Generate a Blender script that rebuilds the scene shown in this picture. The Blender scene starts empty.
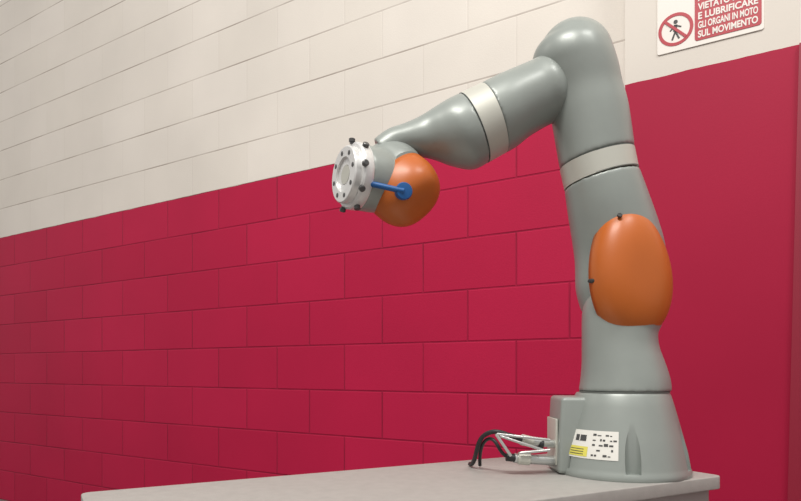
import bpy, bmesh, math, random
from mathutils import Vector, Matrix
random.seed(4)
F=640.0; CAMZ=0.89; HZ=370.0; TZ=0.71
scene=bpy.context.scene
def W(px,py,Z): return Vector(((px-400.5)/F*Z, Z, CAMZ-(py-HZ)/F*Z))

# ---------------- materials
def mat(name,col,rough=.5,metal=0.0,noise=0.0,nscale=30,bump=0.0,bscale=200,coat=0.0):
    m=bpy.data.materials.new(name); m.use_nodes=True
    nt=m.node_tree; b=nt.nodes['Principled BSDF']
    b.inputs['Base Color'].default_value=(*col,1); b.inputs['Roughness'].default_value=rough
    b.inputs['Metallic'].default_value=metal; b.inputs['Coat Weight'].default_value=coat
    b.inputs['Coat Roughness'].default_value=.25
    tc=nt.nodes.new('ShaderNodeTexCoord')
    if noise>0:
        n=nt.nodes.new('ShaderNodeTexNoise'); n.inputs['Scale'].default_value=nscale; n.inputs['Detail'].default_value=6
        nt.links.new(tc.outputs['Object'],n.inputs['Vector'])
        r=nt.nodes.new('ShaderNodeValToRGB'); r.color_ramp.elements[0].position=.3; r.color_ramp.elements[1].position=.7
        r.color_ramp.elements[0].color=(*[c*(1-noise) for c in col],1); r.color_ramp.elements[1].color=(*[min(1,c*(1+noise)) for c in col],1)
        nt.links.new(n.outputs['Fac'],r.inputs['Fac']); nt.links.new(r.outputs['Color'],b.inputs['Base Color'])
    if bump>0:
        n=nt.nodes.new('ShaderNodeTexNoise'); n.inputs['Scale'].default_value=bscale
        nt.links.new(tc.outputs['Object'],n.inputs['Vector'])
        bp=nt.nodes.new('ShaderNodeBump'); bp.inputs['Strength'].default_value=bump; bp.inputs['Distance'].default_value=.002
        nt.links.new(n.outputs['Fac'],bp.inputs['Height']); nt.links.new(bp.outputs['Normal'],b.inputs['Normal'])
    return m
M_grey=mat('robot_grey',(.305,.335,.315),.41,.18,.05,12,coat=.22)
M_ring=mat('ring_silver',(.58,.58,.52),.45,.3)
M_orange=mat('robot_orange',(.53,.125,.014),.42,0,.05,10,coat=.2)
M_dark=mat('dark_seam',(.03,.03,.03),.6)
M_seam=mat('soft_seam',(.14,.15,.14),.6)
M_black=mat('black_plastic',(.015,.015,.017),.45)
M_bolt=mat('bolt_steel',(.12,.12,.12),.35,.7)
M_silver=mat('machined_silver',(.78,.78,.77),.35,.4)
M_metal=mat('connector_metal',(.62,.63,.62),.3,.8)
M_blue=mat('blue_strap',(.01,.10,.32),.45)
M_label=mat('label_white',(.80,.79,.74),.5)
M_yellow=mat('label_yellow',(.75,.68,.12),.5)
M_ink=mat('label_ink',(.06,.06,.06),.6)
M_top=mat('bench_top_paint',(.37,.36,.34),.55,0,.05,60,.10,250)
M_cab=mat('bench_body_paint',(.36,.36,.34),.5,0,.05,20)
M_sred=mat('sign_red',(.42,.012,.03),.45)
M_swhite=mat('sign_white',(.80,.76,.71),.5)
M_floor=mat('floor_concrete',(.20,.18,.17),.6,0,.15,8,.2,40)
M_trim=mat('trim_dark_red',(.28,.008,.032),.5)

def wallmat(name,brick=True):
    m=bpy.data.materials.new(name); m.use_nodes=True; nt=m.node_tree; N=nt.nodes; L=nt.links
    b=N['Principled BSDF']; tc=N.new('ShaderNodeTexCoord'); sp=N.new('ShaderNodeSeparateXYZ'); L.new(tc.outputs['Object'],sp.inputs[0])
    def mth(op,a,b_=None,c=None):
        n=N.new('ShaderNodeMath'); n.operation=op
        for i,x in enumerate((a,b_,c)):
            if x is None: continue
            if isinstance(x,(int,float)): n.inputs[i].default_value=x
            else: L.new(x,n.inputs[i])
        return n.outputs[0]
    cb=N.new('ShaderNodeCombineXYZ')
    L.new(mth('ADD',sp.outputs['X'],8.32),cb.inputs['X']); L.new(sp.outputs['Z'],cb.inputs['Y'])
    def noise(s,d=4):
        n=N.new('ShaderNodeTexNoise'); n.inputs['Scale'].default_value=s; n.inputs['Detail'].default_value=d; L.new(tc.outputs['Object'],n.inputs['Vector']); return n.outputs['Fac']
    def mr(v,a,b_,c,d_):
        n=N.new('ShaderNodeMapRange'); n.inputs['From Min'].default_value=a; n.inputs['From Max'].default_value=b_; n.inputs['To Min'].default_value=c; n.inputs['To Max'].default_value=d_; L.new(v,n.inputs['Value']); return n.outputs[0]
    def mixc(f,a,b_):
        n=N.new('ShaderNodeMix'); n.data_type='RGBA'; L.new(f,n.inputs[0])
        for i,x in ((6,a),(7,b_)):
            if isinstance(x,tuple): n.inputs[i].default_value=(*x,1)
            else: L.new(x,n.inputs[i])
        return n.outputs[2]
    top=mth('GREATER_THAN',mth('MULTIPLY_ADD',noise(9),.010,sp.outputs['Z']),1.806)
    shade=mr(noise(1.6,5),.3,.7,.94,1.05)
    RED=(.46,.0085,.054); RED2=(.50,.011,.062); WH=(.76,.71,.645); WH2=(.79,.74,.68)
    bp=N.new('ShaderNodeBump'); bp.inputs['Distance'].default_value=.0015; bp.inputs['Strength'].default_value=.35 if brick else .12
    L.new(noise(160),bp.inputs['Height'])
    if brick:
        def bt(ms,sm):
            t=N.new('ShaderNodeTexBrick'); t.offset=.5; t.offset_frequency=2; t.squash=1
            t.inputs['Scale'].default_value=1; t.inputs['Brick Width'].default_value=.4; t.inputs['Row Height'].default_value=.2
            t.inputs['Mortar Size'].default_value=ms; t.inputs['Mortar Smooth'].default_value=sm
            t.inputs['Color1'].default_value=(0,0,0,1); t.inputs['Color2'].default_value=(1,1,1,1); t.inputs['Mortar'].default_value=(.5,.5,.5,1)
            L.new(cb.outputs[0],t.inputs['Vector']); return t
        t=bt(.0034,.7); var=t.outputs['Color']; fac=t.outputs['Fac']
        fr=mth('ABSOLUTE',mth('SUBTRACT',mth('FRACT',mth('MULTIPLY_ADD',sp.outputs['Z'],5,.5)),.5))
        bed=mr(fr,.008,.020,1,0)
        patchy=mr(noise(3.5,3),.35,.65,.35,1)
        rfac=mth('MULTIPLY',mth('MULTIPLY',fac,patchy),.78)
        wbed=mth('MULTIPLY',bed,mth('MULTIPLY',patchy,.9))
        wfac=mth('MAXIMUM',wbed,mth('MULTIPLY',fac,.08))
        rc=mixc(rfac,mixc(var,RED,RED2),(.17,.005,.024))
        wc=mixc(wfac,mixc(var,WH,WH2),(.34,.28,.24))
        col=mixc(top,rc,wc)
        g=bt(.005,.6)
        gh=mth('MULTIPLY',g.outputs['Fac'],mr(top,0,1,1,.25))
        b2=N.new('ShaderNodeBump'); b2.invert=True; b2.inputs['Distance'].default_value=.004; b2.inputs['Strength'].default_value=.6
        L.new(gh,b2.inputs['Height']); L.new(bp.outputs['Normal'],b2.inputs['Normal']); L.new(b2.outputs['Normal'],b.inputs['Normal'])
    else:
        col=mixc(top,(.39,.0085,.046),(.70,.65,.59))
        L.new(bp.outputs['Normal'],b.inputs['Normal'])
    mul=N.new('ShaderNodeVectorMath'); mul.operation='SCALE'; L.new(col,mul.inputs[0]); L.new(shade,mul.inputs['Scale'])
    L.new(mul.outputs[0],b.inputs['Base Color']); b.inputs['Roughness'].default_value=.55; b.inputs['Specular IOR Level'].default_value=.22
    return m
M_wall=wallmat('painted_block_wall'); M_pier=wallmat('painted_smooth_pier',False)

# ---------------- helpers
def empty(name,loc=(0,0,0)):
    o=bpy.data.objects.new(name,None); scene.collection.objects.link(o); o.location=loc; return o
def add(name,verts,faces,m,parent=None,smooth=True):
    me=bpy.data.meshes.new(name); me.from_pydata([tuple(v) for v in verts],[],faces); me.update()
    bm=bmesh.new(); bm.from_mesh(me); bmesh.ops.recalc_face_normals(bm,faces=bm.faces); bm.to_mesh(me); bm.free()
    if smooth:
        for p in me.polygons: p.use_smooth=True
    o=bpy.data.objects.new(name,me); scene.collection.objects.link(o); me.materials.append(m)
    if parent: o.parent=parent; o.matrix_parent_inverse=parent.matrix_world.inverted()
    return o
def autosmooth(o,ang=35):
    bm=bmesh.new(); bm.from_mesh(o.data)
    for e in bm.edges:
        if len(e.link_faces)==2 and e.calc_face_angle()>math.radians(ang): e.smooth=False
    bm.to_mesh(o.data); bm.free()
def sec(L,R,Z=1.13,ratio=1.0,ZR=None):
    a=W(*L,Z); b=W(*R,ZR or Z); e1=(b-a)/2
    return ((a+b)/2,e1,Vector((0,e1.length*ratio,0)))
def cr(p0,p1,p2,p3,t): return .5*((2*p1)+(p2-p0)*t+(2*p0-5*p1+4*p2-p3)*t*t+(3*p1-p0-3*p2+p3)*t*t*t)
def loftdata(secs,sub=6,n=56):
    S=[]
    for i in range(len(secs)-1):
        q=[secs[max(i-1,0)],secs[i],secs[i+1],secs[min(i+2,len(secs)-1)]]
        for k in range(sub): S.append(tuple(cr(q[0][j],q[1][j],q[2][j],q[3][j],k/sub) for j in range(3)))
    S.append(secs[-1]); V=[];Fc=[]
    for c,a,b in S:
        for k in range(n):
            t=2*math.pi*k/n; V.append(c+a*math.cos(t)+b*math.sin(t))
    for i in range(len(S)-1):
        for k in range(n):
            k2=(k+1)%n; Fc.append((i*n+k,i*n+k2,(i+1)*n+k2,(i+1)*n+k))
    Fc.append(tuple(range(n))); Fc.append(tuple(reversed(range((len(S)-1)*n,len(S)*n))))
    return V,Fc
def loft(name,secs,m,parent,sub=6):
    V,Fc=loftdata(secs,sub); o=add(name,V,Fc,m,parent); autosmooth(o,50); return o
def ellip(c,rx,ry,rz,rot=None,n=32):
    V=[];Fc=[]; rot=rot or Matrix.Identity(3)
    for i in range(n+1):
        ph=math.pi*i/n
        for k in range(n):
            t=2*math.pi*k/n; V.append(c+rot@Vector((rx*math.sin(ph)*math.cos(t),ry*math.sin(ph)*math.sin(t),rz*math.cos(ph))))
    for i in range(n):
        for k in range(n): Fc.append((i*n+k,i*n+(k+1)%n,(i+1)*n+(k+1)%n,(i+1)*n+k))
    return V,Fc
def blend(name,parts,m,parent,vox=.0028,it=14):
    V=[];Fc=[]
    for v,f in parts:
        o=len(V); V+=v; Fc+=[tuple(i+o for i in q) for q in f]
    me=bpy.data.meshes.new(name); me.from_pydata([tuple(v) for v in V],[],Fc)
    bm=bmesh.new(); bm.from_mesh(me); bmesh.ops.remove_doubles(bm,verts=bm.verts,dist=1e-6); bmesh.ops.recalc_face_normals(bm,faces=bm.faces); bm.to_mesh(me); bm.free()
    o=bpy.data.objects.new(name,me); scene.collection.objects.link(o); me.materials.append(m)
    r=o.modifiers.new('r','REMESH'); r.mode='VOXEL'; r.voxel_size=vox; r.use_smooth_shade=True
    s=o.modifiers.new('s','SMOOTH'); s.factor=.5; s.iterations=it
    o.parent=parent; return o
def frame(axis,up=(0,0,1)):
    z=Vector(axis).normalized(); x=Vector(up).cross(z).normalized(); y=z.cross(x)
    return Matrix((x,y,z)).transposed()
def lathe(name,prof,c,R,m,parent,n=48,ang=30):
    V=[];Fc=[]
    for r,h in prof:
        for k in range(n):
            t=2*math.pi*k/n; V.append(c+R@Vector((r*math.cos(t),r*math.sin(t),h)))
    for i in range(len(prof)-1):
        for k in range(n): Fc.append((i*n+k,i*n+(k+1)%n,(i+1)*n+(k+1)%n,(i+1)*n+k))
    Fc.append(tuple(range(n))); Fc.append(tuple(range((len(prof)-1)*n,len(prof)*n)))
    o=add(name,V,Fc,m,parent); autosmooth(o,ang); return o
def egg(name,c,axis,up,w,h,H,back,k,m,parent,n=64,steps=18,ex=.75,sq=1.0):
    R=frame(axis,up); V=[];Fc=[]; rings=[(1,-back),(1,0)]
    for i in range(1,steps+1):
        ph=math.pi/2*i/steps; rings.append((max(math.cos(ph),1e-3)**ex if i<steps else .001,H*math.sin(ph)))
    sg=lambda x:math.copysign(abs(x)**sq,x)
    for s,d in rings:
        for j in range(n):
            t=2*math.pi*j/n; V.append(c+R@Vector((w*s*sg(math.sin(t))*(1-k*math.cos(t)),h*s*sg(math.cos(t)),d)))
    for i in range(len(rings)-1):
        for j in range(n): Fc.append((i*n+j,i*n+(j+1)%n,(i+1)*n+(j+1)%n,(i+1)*n+j))
    Fc.append(tuple(range(n))); o=add(name,V,Fc,m,parent); return o
def box(name,c,dx,dy,dz,m,parent=None,R=None,bev=.003,seg=3,bevverts=None):
    bm=bmesh.new(); bmesh.ops.create_cube(bm,size=1)
    for v in bm.verts: v.co=Vector((v.co.x*dx,v.co.y*dy,v.co.z*dz))
    if bevverts:
        es=[e for e in bm.edges if abs(e.verts[0].co.z-e.verts[1].co.z)>1e-5]
        bmesh.ops.bevel(bm,geom=es,offset=bevverts,segments=8,affect='EDGES',profile=.5)
    if bev: bmesh.ops.bevel(bm,geom=[e for e in bm.edges if len(e.link_faces)==2 and e.calc_face_angle()>.6],offset=bev,segments=seg,affect='EDGES',profile=.5)
    me=bpy.data.meshes.new(name); bm.to_mesh(me); bm.free(); me.materials.append(m)
    for p in me.polygons: p.use_smooth=True
    o=bpy.data.objects.new(name,me); scene.collection.objects.link(o)
    o.matrix_world=Matrix.Translation(c)@(R.to_4x4() if R else Matrix.Identity(4))
    if parent: o.parent=parent; o.matrix_parent_inverse=parent.matrix_world.inverted()
    autosmooth(o,40)
    return o
def curve(name,pts,r,m,parent):
    cu=bpy.data.curves.new(name,'CURVE'); cu.dimensions='3D'; sp=cu.splines.new('NURBS'); sp.points.add(len(pts)-1)
    for p,q in zip(sp.points,pts): p.co=(*q,1)
    sp.use_endpoint_u=True; sp.order_u=4; cu.bevel_depth=r; cu.bevel_resolution=5; cu.resolution_u=12; cu.materials.append(m); cu.use_fill_caps=True
    o=bpy.data.objects.new(name,cu); scene.collection.objects.link(o); o.parent=parent; return o

# ---------------- room
sinT,cosT=.841,.541
d=Vector((sinT,-cosT,0)); nrm=Vector((-cosT,-sinT,0))
Rw=Matrix((d,-nrm,Vector((0,0,1)))).transposed()
def wallobj(name,t0,t1,z0,z1,dist,th,m):
    o=box(name,Vector((0,0,0)),1,1,1,m,bev=0)
    for v in o.data.vertices:
        v.co=Vector((t0 if v.co.x<0 else t1, 0 if v.co.y<0 else th, z0 if v.co.z<0 else z1))
    o.matrix_world=Matrix.Translation(-nrm*dist)@Rw.to_4x4(); 
    for p in o.data.polygons: p.use_smooth=False
    return o
wallobj('wall_back',-14,3,0,5,2.22,.2,M_wall)
wallobj('wall_pier',-.5035,.6,0,5,2.11,.11,M_pier)
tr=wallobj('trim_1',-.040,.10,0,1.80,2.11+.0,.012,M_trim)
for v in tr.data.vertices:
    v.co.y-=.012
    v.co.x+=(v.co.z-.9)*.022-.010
fl=box('floor',Vector((-3,3,-.05)),24,24,.1,M_floor,bev=0)

# ---------------- safety sign
sign=empty('safety_sign'); sign.matrix_world=Matrix.Translation(-nrm*2.11)@Rw.to_4x4()
bpy.context.view_layer.update()
def local(o): o.parent=sign; o.matrix_parent_inverse=Matrix.Identity(4); return o
def sbox(name,t0,t1,z0,z1,y,th,m,rad=.008):
    bm=bmesh.new(); bmesh.ops.create_cube(bm,size=1)
    for v in bm.verts: v.co=Vector((v.co.x*(t1-t0),v.co.y*th,v.co.z*(z1-z0)))
    es=[e for e in bm.edges if abs(e.verts[0].co.y-e.verts[1].co.y)>1e-6]
    bmesh.ops.bevel(bm,geom=es,offset=rad,segments=5,affect='EDGES',profile=.5)
    me=bpy.data.meshes.new(name); bm.to_mesh(me); bm.free(); me.materials.append(m)
    o=bpy.data.objects.new(name,me); scene.collection.objects.link(o); o.location=((t0+t1)/2,y,(z0+z1)/2); return local(o)
sbox('plate',-.405,-.116,1.868,2.14,-.002,.004,M_swhite,.006)
sbox('red_field',-.298,-.122,1.882,2.13,-.0048,.0016,M_sred,.008)
def ring2d(name,c,r0,r1,m,y,n=64):
    V=[];Fc=[]
    for k in range(n):
        t=2*math.pi*k/n
        for r in (r0,r1):
            for yy in (y,y-.001): V.append((c[0]+r*math.cos(t),yy,c[1]+r*math.sin(t)))
    for k in range(n):
        a=4*k;b=4*((k+1)%n)
        Fc+=[(a,a+2,b+2,b),(a+1,b+1,b+3,a+3),(a,b,b+1,a+1),(a+2,a+3,b+3,b+2)]
    return local(add(name,V,Fc,m,smooth=False))
cc=(-.352,1.934)
ring2d('prohibition_ring',cc,.0405,.050,M_sred,-.0042)
def bar(name,a,b,w,m,y):
    a=Vector((a[0],0,a[1]));b=Vector((b[0],0,b[1])); dd=(b-a).normalized(); p=Vector((-dd.z,0,dd.x))*w/2
    q=[a-p,a+p,b+p,b-p]; V=[v+Vector((0,y,0)) for v in q]+[v+Vector((0,y-.001,0)) for v in q]
    return local(add(name,V,[(0,1,2,3),(4,5,6,7),(0,1,5,4),(1,2,6,5),(2,3,7,6),(3,0,4,7)],m,smooth=False))
bar('slash',(cc[0]-.030,cc[1]+.030),(cc[0]+.030,cc[1]-.030),.008,M_sred,-.0052)
bar('figure_body',(cc[0],cc[1]+.014),(cc[0]-.002,cc[1]-.006),.010,M_ink,-.0042)
bar('figure_leg_1',(cc[0],cc[1]-.004),(cc[0]-.010,cc[1]-.031),.005,M_ink,-.0042)
bar('figure_leg_2',(cc[0]-.002,cc[1]-.004),(cc[0]+.010,cc[1]-.030),.005,M_ink,-.0042)
bar('figure_arm_1',(cc[0],cc[1]+.012),(cc[0]-.016,cc[1]-.002),.004,M_ink,-.0042)
bar('figure_arm_2',(cc[0],cc[1]+.012),(cc[0]+.016,cc[1]+.004),.004,M_ink,-.0042)
ring2d('figure_head',(cc[0],cc[1]+.023),.0001,.006,M_ink,-.0042,24)
for i,s in enumerate(['SUL MOVIMENTO','GLI ORGANI IN MOTO','E LUBRIFICARE','VIETATO PULIRE','ATTENZIONE','PERICOLO']):
    cu=bpy.data.curves.new('text_%d'%(i+1),'FONT'); cu.body=s; cu.align_x='CENTER'; cu.size=.031; cu.extrude=.0004; cu.offset=.0009; cu.materials.append(M_swhite)
    o=bpy.data.objects.new('text_%d'%(i+1),cu); scene.collection.objects.link(o); local(o)
    o.location=(-.21,-.0062,1.890+i*.0275); o.rotation_euler=(math.pi/2,0,0)
    bpy.context.view_layer.update(); wd=o.dimensions.x; o.scale=(.158/wd,.9,1)

# ---------------- workbench
A=Vector((-.47,.94,0)); C=Vector((.550,1.09,0)); u=Vector((.872,.490,0)).normalized(); v=Vector((-u.y,u.x,0))
bench=empty('workbench')
wv=-(C-A).dot(v); ln=(C-A).dot(u)
ctr=A+u*ln/2-v*wv/2
Rb=Matrix((u,v,Vector((0,0,1)))).transposed()
box('top',ctr+Vector((0,0,TZ-.011)),ln,wv,.022,M_top,bench,Rb,bev=.002,bevverts=.014)
box('body',ctr+Vector((0,0,(TZ-.022+.10)/2)),ln-.03,wv-.03,TZ-.022-.10,M_cab,bench,Rb,bev=.004)
for i in range(3):
    for j in range(3):
        cx=-ln/2+.03+(ln-.06)*(i+.5)/3
        zz=.13+.18*(j+.5)
        box('drawer_%d'%(i*3+j+1),ctr+u*cx-v*(wv/2-.012)+Vector((0,0,zz)),(ln-.06)/3-.01,.012,.17,M_cab,bench,Rb,bev=.003)
        box('handle_%d'%(i*3+j+1),ctr+u*cx-v*(wv/2+.004)+Vector((0,0,zz+.05)),.12,.02,.012,M_silver,bench,Rb,bev=.003)
box('end_panel',ctr+u*(ln/2-.012)+Vector((0,0,.40)),.012,wv-.06,.54,M_cab,bench,Rb,bev=.003)
for i,(a,b) in enumerate([(-1,-1),(-1,1),(1,-1),(1,1)]):
    p=ctr+u*a*(ln/2-.07)+v*b*(wv/2-.06)
    lathe('caster_%d'%(i+1),[(.02,-.014),(.047,-.014),(.05,-.010),(.05,.010),(.047,.014),(.02,.014)],p+Vector((0,0,.05)),frame(v),M_black,bench)
    box('caster_fork_%d'%(i+1),p+Vector((0,0,.083)),.05,.045,.034,M_silver,bench,Rb)

# ---------------- robot arm
rob=empty('robot_arm')
pxm=1.13/F
bx=W(622,0,1.13).x; bc=Vector((bx,1.13,TZ))
def hz(py): return CAMZ-(py-HZ)*pxm-TZ
prof=[(.1125,0),(.1135,.002),(.1135,.008),(.1115,.012),(62.5*pxm,hz(462)),(60.5*pxm,hz(450)),(56.5*pxm,hz(435)),(52*pxm,hz(418)),(48.5*pxm,hz(405)),(45.5*pxm,hz(395)),(44*pxm,hz(392.5))]
base=lathe('base_housing',prof,bc,Matrix.Identity(3),M_grey,rob,96,40)
for ang in (-100,-165,-35,40,100,160):
    a=math.radians(ang); p=bc+Vector((math.cos(a)*.107,math.sin(a)*.107,.100))
    cut=lathe('cut',[(.0125,-.088),(.0125,.05),(.009,.058)],p,Matrix.Identity(3),M_grey,None,32)
    mo=base.modifiers.new('b','BOOLEAN'); mo.operation='DIFFERENCE'; mo.object=cut; mo.solver='EXACT'
bpy.context.view_layer.update()
dg=bpy.context.evaluated_depsgraph_get(); nm=bpy.data.meshes.new_from_object(base.evaluated_get(dg))
base.modifiers.clear(); base.data=nm
for o in [o for o in bpy.data.objects if o.name.startswith('cut')]: bpy.data.objects.remove(o)
autosmooth(base,30)
b=box('connector_housing',Vector((0,1.140,0)),.070,.09,.132,M_grey,rob,bev=.007)
b.location.z=TZ+.0675; b.location.x=(553.5-400.5)/F*1.13+.035
for vv in b.data.vertices:
    if vv.co.z>0 and vv.co.x<0: vv.co.x+=.006
box('connector_panel',Vector((b.location.x-.0345,1.140,TZ+.055)),.004,.065,.08,M_ring,rob,bev=.001)
def rad(z):
    P=[(h,r) for r,h in prof]
    for (h0,r0),(h1,r1) in zip(P,P[1:]):
        if h0<=z<=h1+1e-9: return r0+(r1-r0)*(z-h0)/max(h1-h0,1e-9)
    return P[-1][1]
def patch(name,a0,a1,z0,z1,off,m,n=16):
    V=[];Fc=[]
    for i in range(n+1):
        a=math.radians(a0+(a1-a0)*i/n)-math.pi/2
        for j in range(5):
            z=z0+(z1-z0)*j/4; r=rad(z)+off
            V.append(bc+Vector((r*math.cos(a),r*math.sin(a),z)))
    for i in range(n):
        for j in range(4): q=i*5+j; Fc.append((q,q+5,q+6,q+1))
    return add(name,V,Fc,m,rob)
z0,z1=hz(453),hz(427)
patch('label',-74,-22,z0,z1,.0009,M_label)
patch('label_warning',-72,-50,z0+.003,z0+.019,.0013,M_yellow)
k=0
for row in range(5):
    a=-46
    while a<-26:
        w=random.uniform(1.5,4); zz=z0+.005+row*.0082; k+=1
        if random.random()<.7: patch('label_text_%d'%k,a,a+w,zz,zz+random.uniform(.0012,.005),.0014,M_ink,2)
        a+=w+1
patch('label_logo',-66,-53,z1-.018,z1-.008,.0013,M_ink,6)
patch('label_logo_gap',-61,-60,z1-.018,z1-.008,.0017,M_label,2)
for i in range(3): patch('label_warning_line_%d'%(i+1),-70,-54,z0+.006+i*.004,z0+.0072+i*.004,.0016,M_ink,4)

def sband(name,L,R,m,Z=1.13,grow=1.01,th=.0012):
    c,a,bv=sec(L,R,Z); ax=a.cross(bv).normalized()
    loft(name,[(c-ax*th,a*grow,bv*grow),(c+ax*th,a*grow,bv*grow)],m,rob,1)
sband('base_seam',(580.5,391.5),(667,391.5),M_seam,grow=.995)
neck=[sec((580,391),(668.5,391)),sec((582,378),(667,378)),sec((583,362),(662,362)),sec((583,348),(657,348)),sec((583,337),(655.5,337)),sec((583,322),(656,322)),sec((584,308),(657,308)),sec((590,285),(655,285))]
v1=loftdata(neck)
sh=ellip(W(623,282,1.155),46*pxm,.068,54*pxm)
lo=ellip(W(624,313,1.122),38*pxm,.060,36*pxm)
blend('shoulder_lower_housing',[v1,sh,lo],M_grey,rob)
up=[sec((583,312),(655,307),1.15),sec((577,290),(664,283),1.15,.9),sec((576,262),(663,250),1.145,.9),sec((573,238),(656,224),1.14,.95),sec((569,212),(646,196),1.135),sec((565.5,188),(637,171),1.13)]
blend('shoulder_upper_housing',[loftdata(up)],M_grey,rob)
loft('upper_arm_ring',[sec((565.5,188),(636.5,170)),sec((561,168),(632.5,150.5))],M_ring,rob,4)
sband('upper_arm_seam_1',(565.5,187.5),(636.7,169.5),M_seam,grow=1.0,th=.0005)
sband('upper_arm_seam_2',(561,168),(632.5,150.5),M_seam,grow=1.0,th=.0005)
ua=[sec((561,167.5),(632.5,150)),sec((557,145),(629.5,128)),sec((553,122),(626,106)),sec((548,100),(621,88)),sec((539,80),(617,70)),sec((533,65),(613,57)),sec((536,49),(608,44)),sec((549,36),(598,34))]
blend('elbow_housing',[loftdata(ua),ellip(W(575,59,1.13),37*pxm,.066,37.5*pxm)],M_grey,rob)
# orange shoulder cap
cax=Vector((.30,-.95,.02))
egg('shoulder_cap_seam',W(628,273.5,1.106),cax,(-.12,0,1),.0755,.1155,.003,.006,.12,M_seam,rob)
egg('shoulder_cap',W(629.3,273.5,1.100),cax,(-.12,0,1),.0750,.1150,.046,.010,.12,M_orange,rob,ex=.65)
lathe('shoulder_cap_screw',[(.0042,0),(.0042,.003),(.002,.0035)],W(619.5,216,1.064),frame((0,-.8,.5)),M_dark,rob,20)
sl=lathe('shoulder_cap_slot',[(.0045,-.002),(.0045,.002),(.003,.0025)],Vector((0,0,0)),frame((-.75,-.65,0)),M_dark,rob,20)
sl.location=W(592,281,1.079); sl.scale=(1.5,1.5,.8)
# forearm
fa0=[sec((548,58),(572,114),1.13,.9),sec((538,59),(562,119),1.129,1),sec((527,64),(551,123),1.126),sec((513,70),(532,134),1.122),sec((497,77),(518,145),1.12),sec((479,86),(507.5,151),1.117)]
blend('forearm_upper_housing',[loftdata(fa0)],M_grey,rob,it=4)
loft('forearm_ring',[sec((479,86),(507.5,151),1.117),sec((458,96),(489.5,161),1.113)],M_ring,rob,4)
sband('forearm_seam_1',(479,86),(507.5,151),M_seam,1.117,1.0,.0005)
sband('forearm_seam_2',(458,96),(489.5,161),M_seam,1.113,1.0,.0005)
fa1=[sec((458,96),(489.5,161),1.113),sec((444,103),(474,168),1.11),sec((432,110),(453,165),1.107,.95),sec((420,117),(435,159),1.105,.95),sec((405,124),(418,156),1.10,1.1),sec((388,130),(402,158),1.097,1.2),sec((374,140),(388,170),1.095,1.2)]
wr=ellip(W(392,175,1.093),32*pxm,.050,33*pxm)
fax=Vector((-.86,-.50,0.03)).normalized(); Rf=frame(fax)
fc=W(352,176,1.05)
def cyl(c,R,pr,n=40):
    V=[];Fc=[]
    for r,h in pr:
        for k in range(n):
            t=2*math.pi*k/n; V.append(c+R@Vector((r*math.cos(t),r*math.sin(t),h)))
    for i in range(len(pr)-1):
        for k in range(n): Fc.append((i*n+k,i*n+(k+1)%n,(i+1)*n+(k+1)%n,(i+1)*n+k))
    Fc.append(tuple(range(n))); Fc.append(tuple(range((len(pr)-1)*n,len(pr)*n))); return V,Fc
blend('forearm_lower_housing',[loftdata(fa1),],M_grey,rob,it=10)
blend('wrist_housing',[wr,cyl(fc,Rf,[(.048,-.085),(.053,-.040),(.053,-.012)])],M_grey,rob,it=14)
wax=Vector((.60,-.50,-.62)).normalized()
egg('wrist_cap_seam',W(400,187,1.083),wax,(.30,.35,1),.0520,.0600,.003,.012,0,M_seam,rob,sq=.88)
egg('wrist_cap',W(402,189,1.078),wax,(.30,.35,1),.0525,.0610,.053,.010,.0,M_orange,rob,ex=.48,sq=.88)
# flange
lathe('flange_plate',[(.030,-.014),(.053,-.014),(.054,-.012),(.054,.001),(.051,.004),(.046,.004),(.046,.014),(.044,.016),(.028,.016),(.028,.012),(.016,.012),(.016,.004)],fc,Rf,M_silver,rob,64)
lathe('flange_bore',[(.0155,.004),(.0155,.0125)],fc,Rf,M_ring,rob,32)
for i in range(8):
    a=math.radians(45*i+10); p=fc+Rf@Vector((.036*math.cos(a),.036*math.sin(a),.0155))
    lathe('flange_bolt_%d'%(i+1),[(.0038,0),(.0038,.0012),(.003,.0015)],p,Rf,M_bolt,rob,16)
for i in range(9):
    a=math.radians(40*i+5); rd=Rf@Vector((math.cos(a),math.sin(a),0)); p=fc+rd*.051+Rf@Vector((0,0,-.004 if i%2 else .004))
    lathe('knob_screw_%d'%(i+1),[(.0035,0),(.0035,.003),(.0052,.003),(.0052,.008),(.004,.009)],p,frame(rd,(.3,.2,.9)),M_bolt,rob,18)
curve('blue_strap',[W(366,183,1.02),W(378,185,1.013),W(388,188,1.010),W(404,191,1.010)],.0045,M_blue,rob)
lathe('blue_strap_disc',[(.012,-.016),(.014,0),(.0125,.004),(.006,.005)],W(404,191,1.014),frame((.25,-.95,-.1)),M_blue,rob,32)

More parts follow.
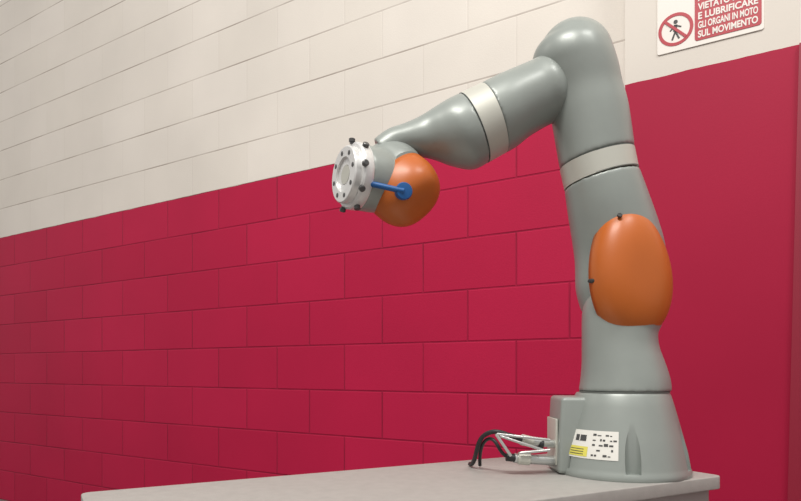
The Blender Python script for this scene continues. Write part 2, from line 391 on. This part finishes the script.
# connectors and cable (attached to the robot base)
con=rob
def rod(name,p,q,r,m): 
    dv=q-p; return lathe(name,[(r*.9,0),(r,.001),(r,dv.length-.001),(r*.9,dv.length)],p,frame(dv,(0,.3,.9)),m,con,20)
rod('plug_1',W(556,444,1.12),W(524,441,1.10),.0070,M_metal)
rod('plug_2',W(556,461,1.12),W(514,458,1.10),.0085,M_metal)
rod('plug_collar_1',W(532,442,1.105),W(521,439.5,1.10),.0095,M_ring)
rod('plug_collar_2',W(530,459,1.10),W(518,458,1.10),.0110,M_ring)
rod('plug_collar_3',W(543,445,1.11),W(538,444,1.11),.0090,M_black)
rod('lever_1',W(550,440,1.09),W(497,434,1.085),.0024,M_metal)
rod('lever_2',W(546,451,1.09),W(500,436,1.085),.0024,M_metal)
rod('lever_3',W(496,434,1.085),W(511,456,1.085),.0026,M_metal)
rod('lever_4',W(550,450,1.085),W(520,453,1.085),.0026,M_metal)
rod('gland',W(522,440,1.10),W(507,436,1.10),.0065,M_black)
rod('gland_2',W(516,458,1.10),W(506,457,1.10),.0070,M_black)
def onT(px,Z,h=.0045): return Vector(((px-400.5)/F*Z,Z,TZ+h))
curve('cable_1',[W(514,438,1.10),W(500,430,1.095),W(486,432,1.11),W(477,442,1.13),onT(474,1.17),onT(470,1.195)],.0040,M_black,con)
curve('cable_2',[W(510,457,1.10),W(502,456,1.10),W(497,440,1.10),W(486,436,1.12),W(479,450,1.15),onT(480,1.18)],.0032,M_black,con)

# ---------------- lights
def area(name,loc,tgt,sx,sy,e,col):
    l=bpy.data.lights.new(name,'AREA'); l.shape='RECTANGLE'; l.size=sx; l.size_y=sy; l.energy=e; l.color=col
    o=bpy.data.objects.new(name,l); scene.collection.objects.link(o); o.location=loc
    o.rotation_euler=(Vector(tgt)-Vector(loc)).to_track_quat('-Z','Y').to_euler(); return o
area('ceiling_light',(-.9,-.8,4.4),(.4,1.6,1.2),1.8,.8,130,(1,.965,.91))
area('ceiling_light.001',(1.6,-.6,4.4),(.6,1.6,1.0),1.2,.6,48,(1,.97,.93))
area('ceiling_light.002',(-4.5,1.5,4.6),(-3,4,1),2.0,1.0,24,(1,.94,.87))
w=bpy.data.worlds.new('World'); scene.world=w; w.use_nodes=True
w.node_tree.nodes['Background'].inputs[0].default_value=(1,.97,.94,1); w.node_tree.nodes['Background'].inputs[1].default_value=.54
scene.view_settings.view_transform='Standard'

# ---------------- camera
cd=bpy.data.cameras.new('Camera'); cam=bpy.data.objects.new('Camera',cd); scene.collection.objects.link(cam)
cam.location=(0,0,CAMZ); cam.rotation_euler=(math.pi/2,0,0); cd.sensor_width=36; cd.lens=F/801*36; cd.shift_y=(HZ-250.5)/801; cd.clip_start=.01
scene.camera=cam
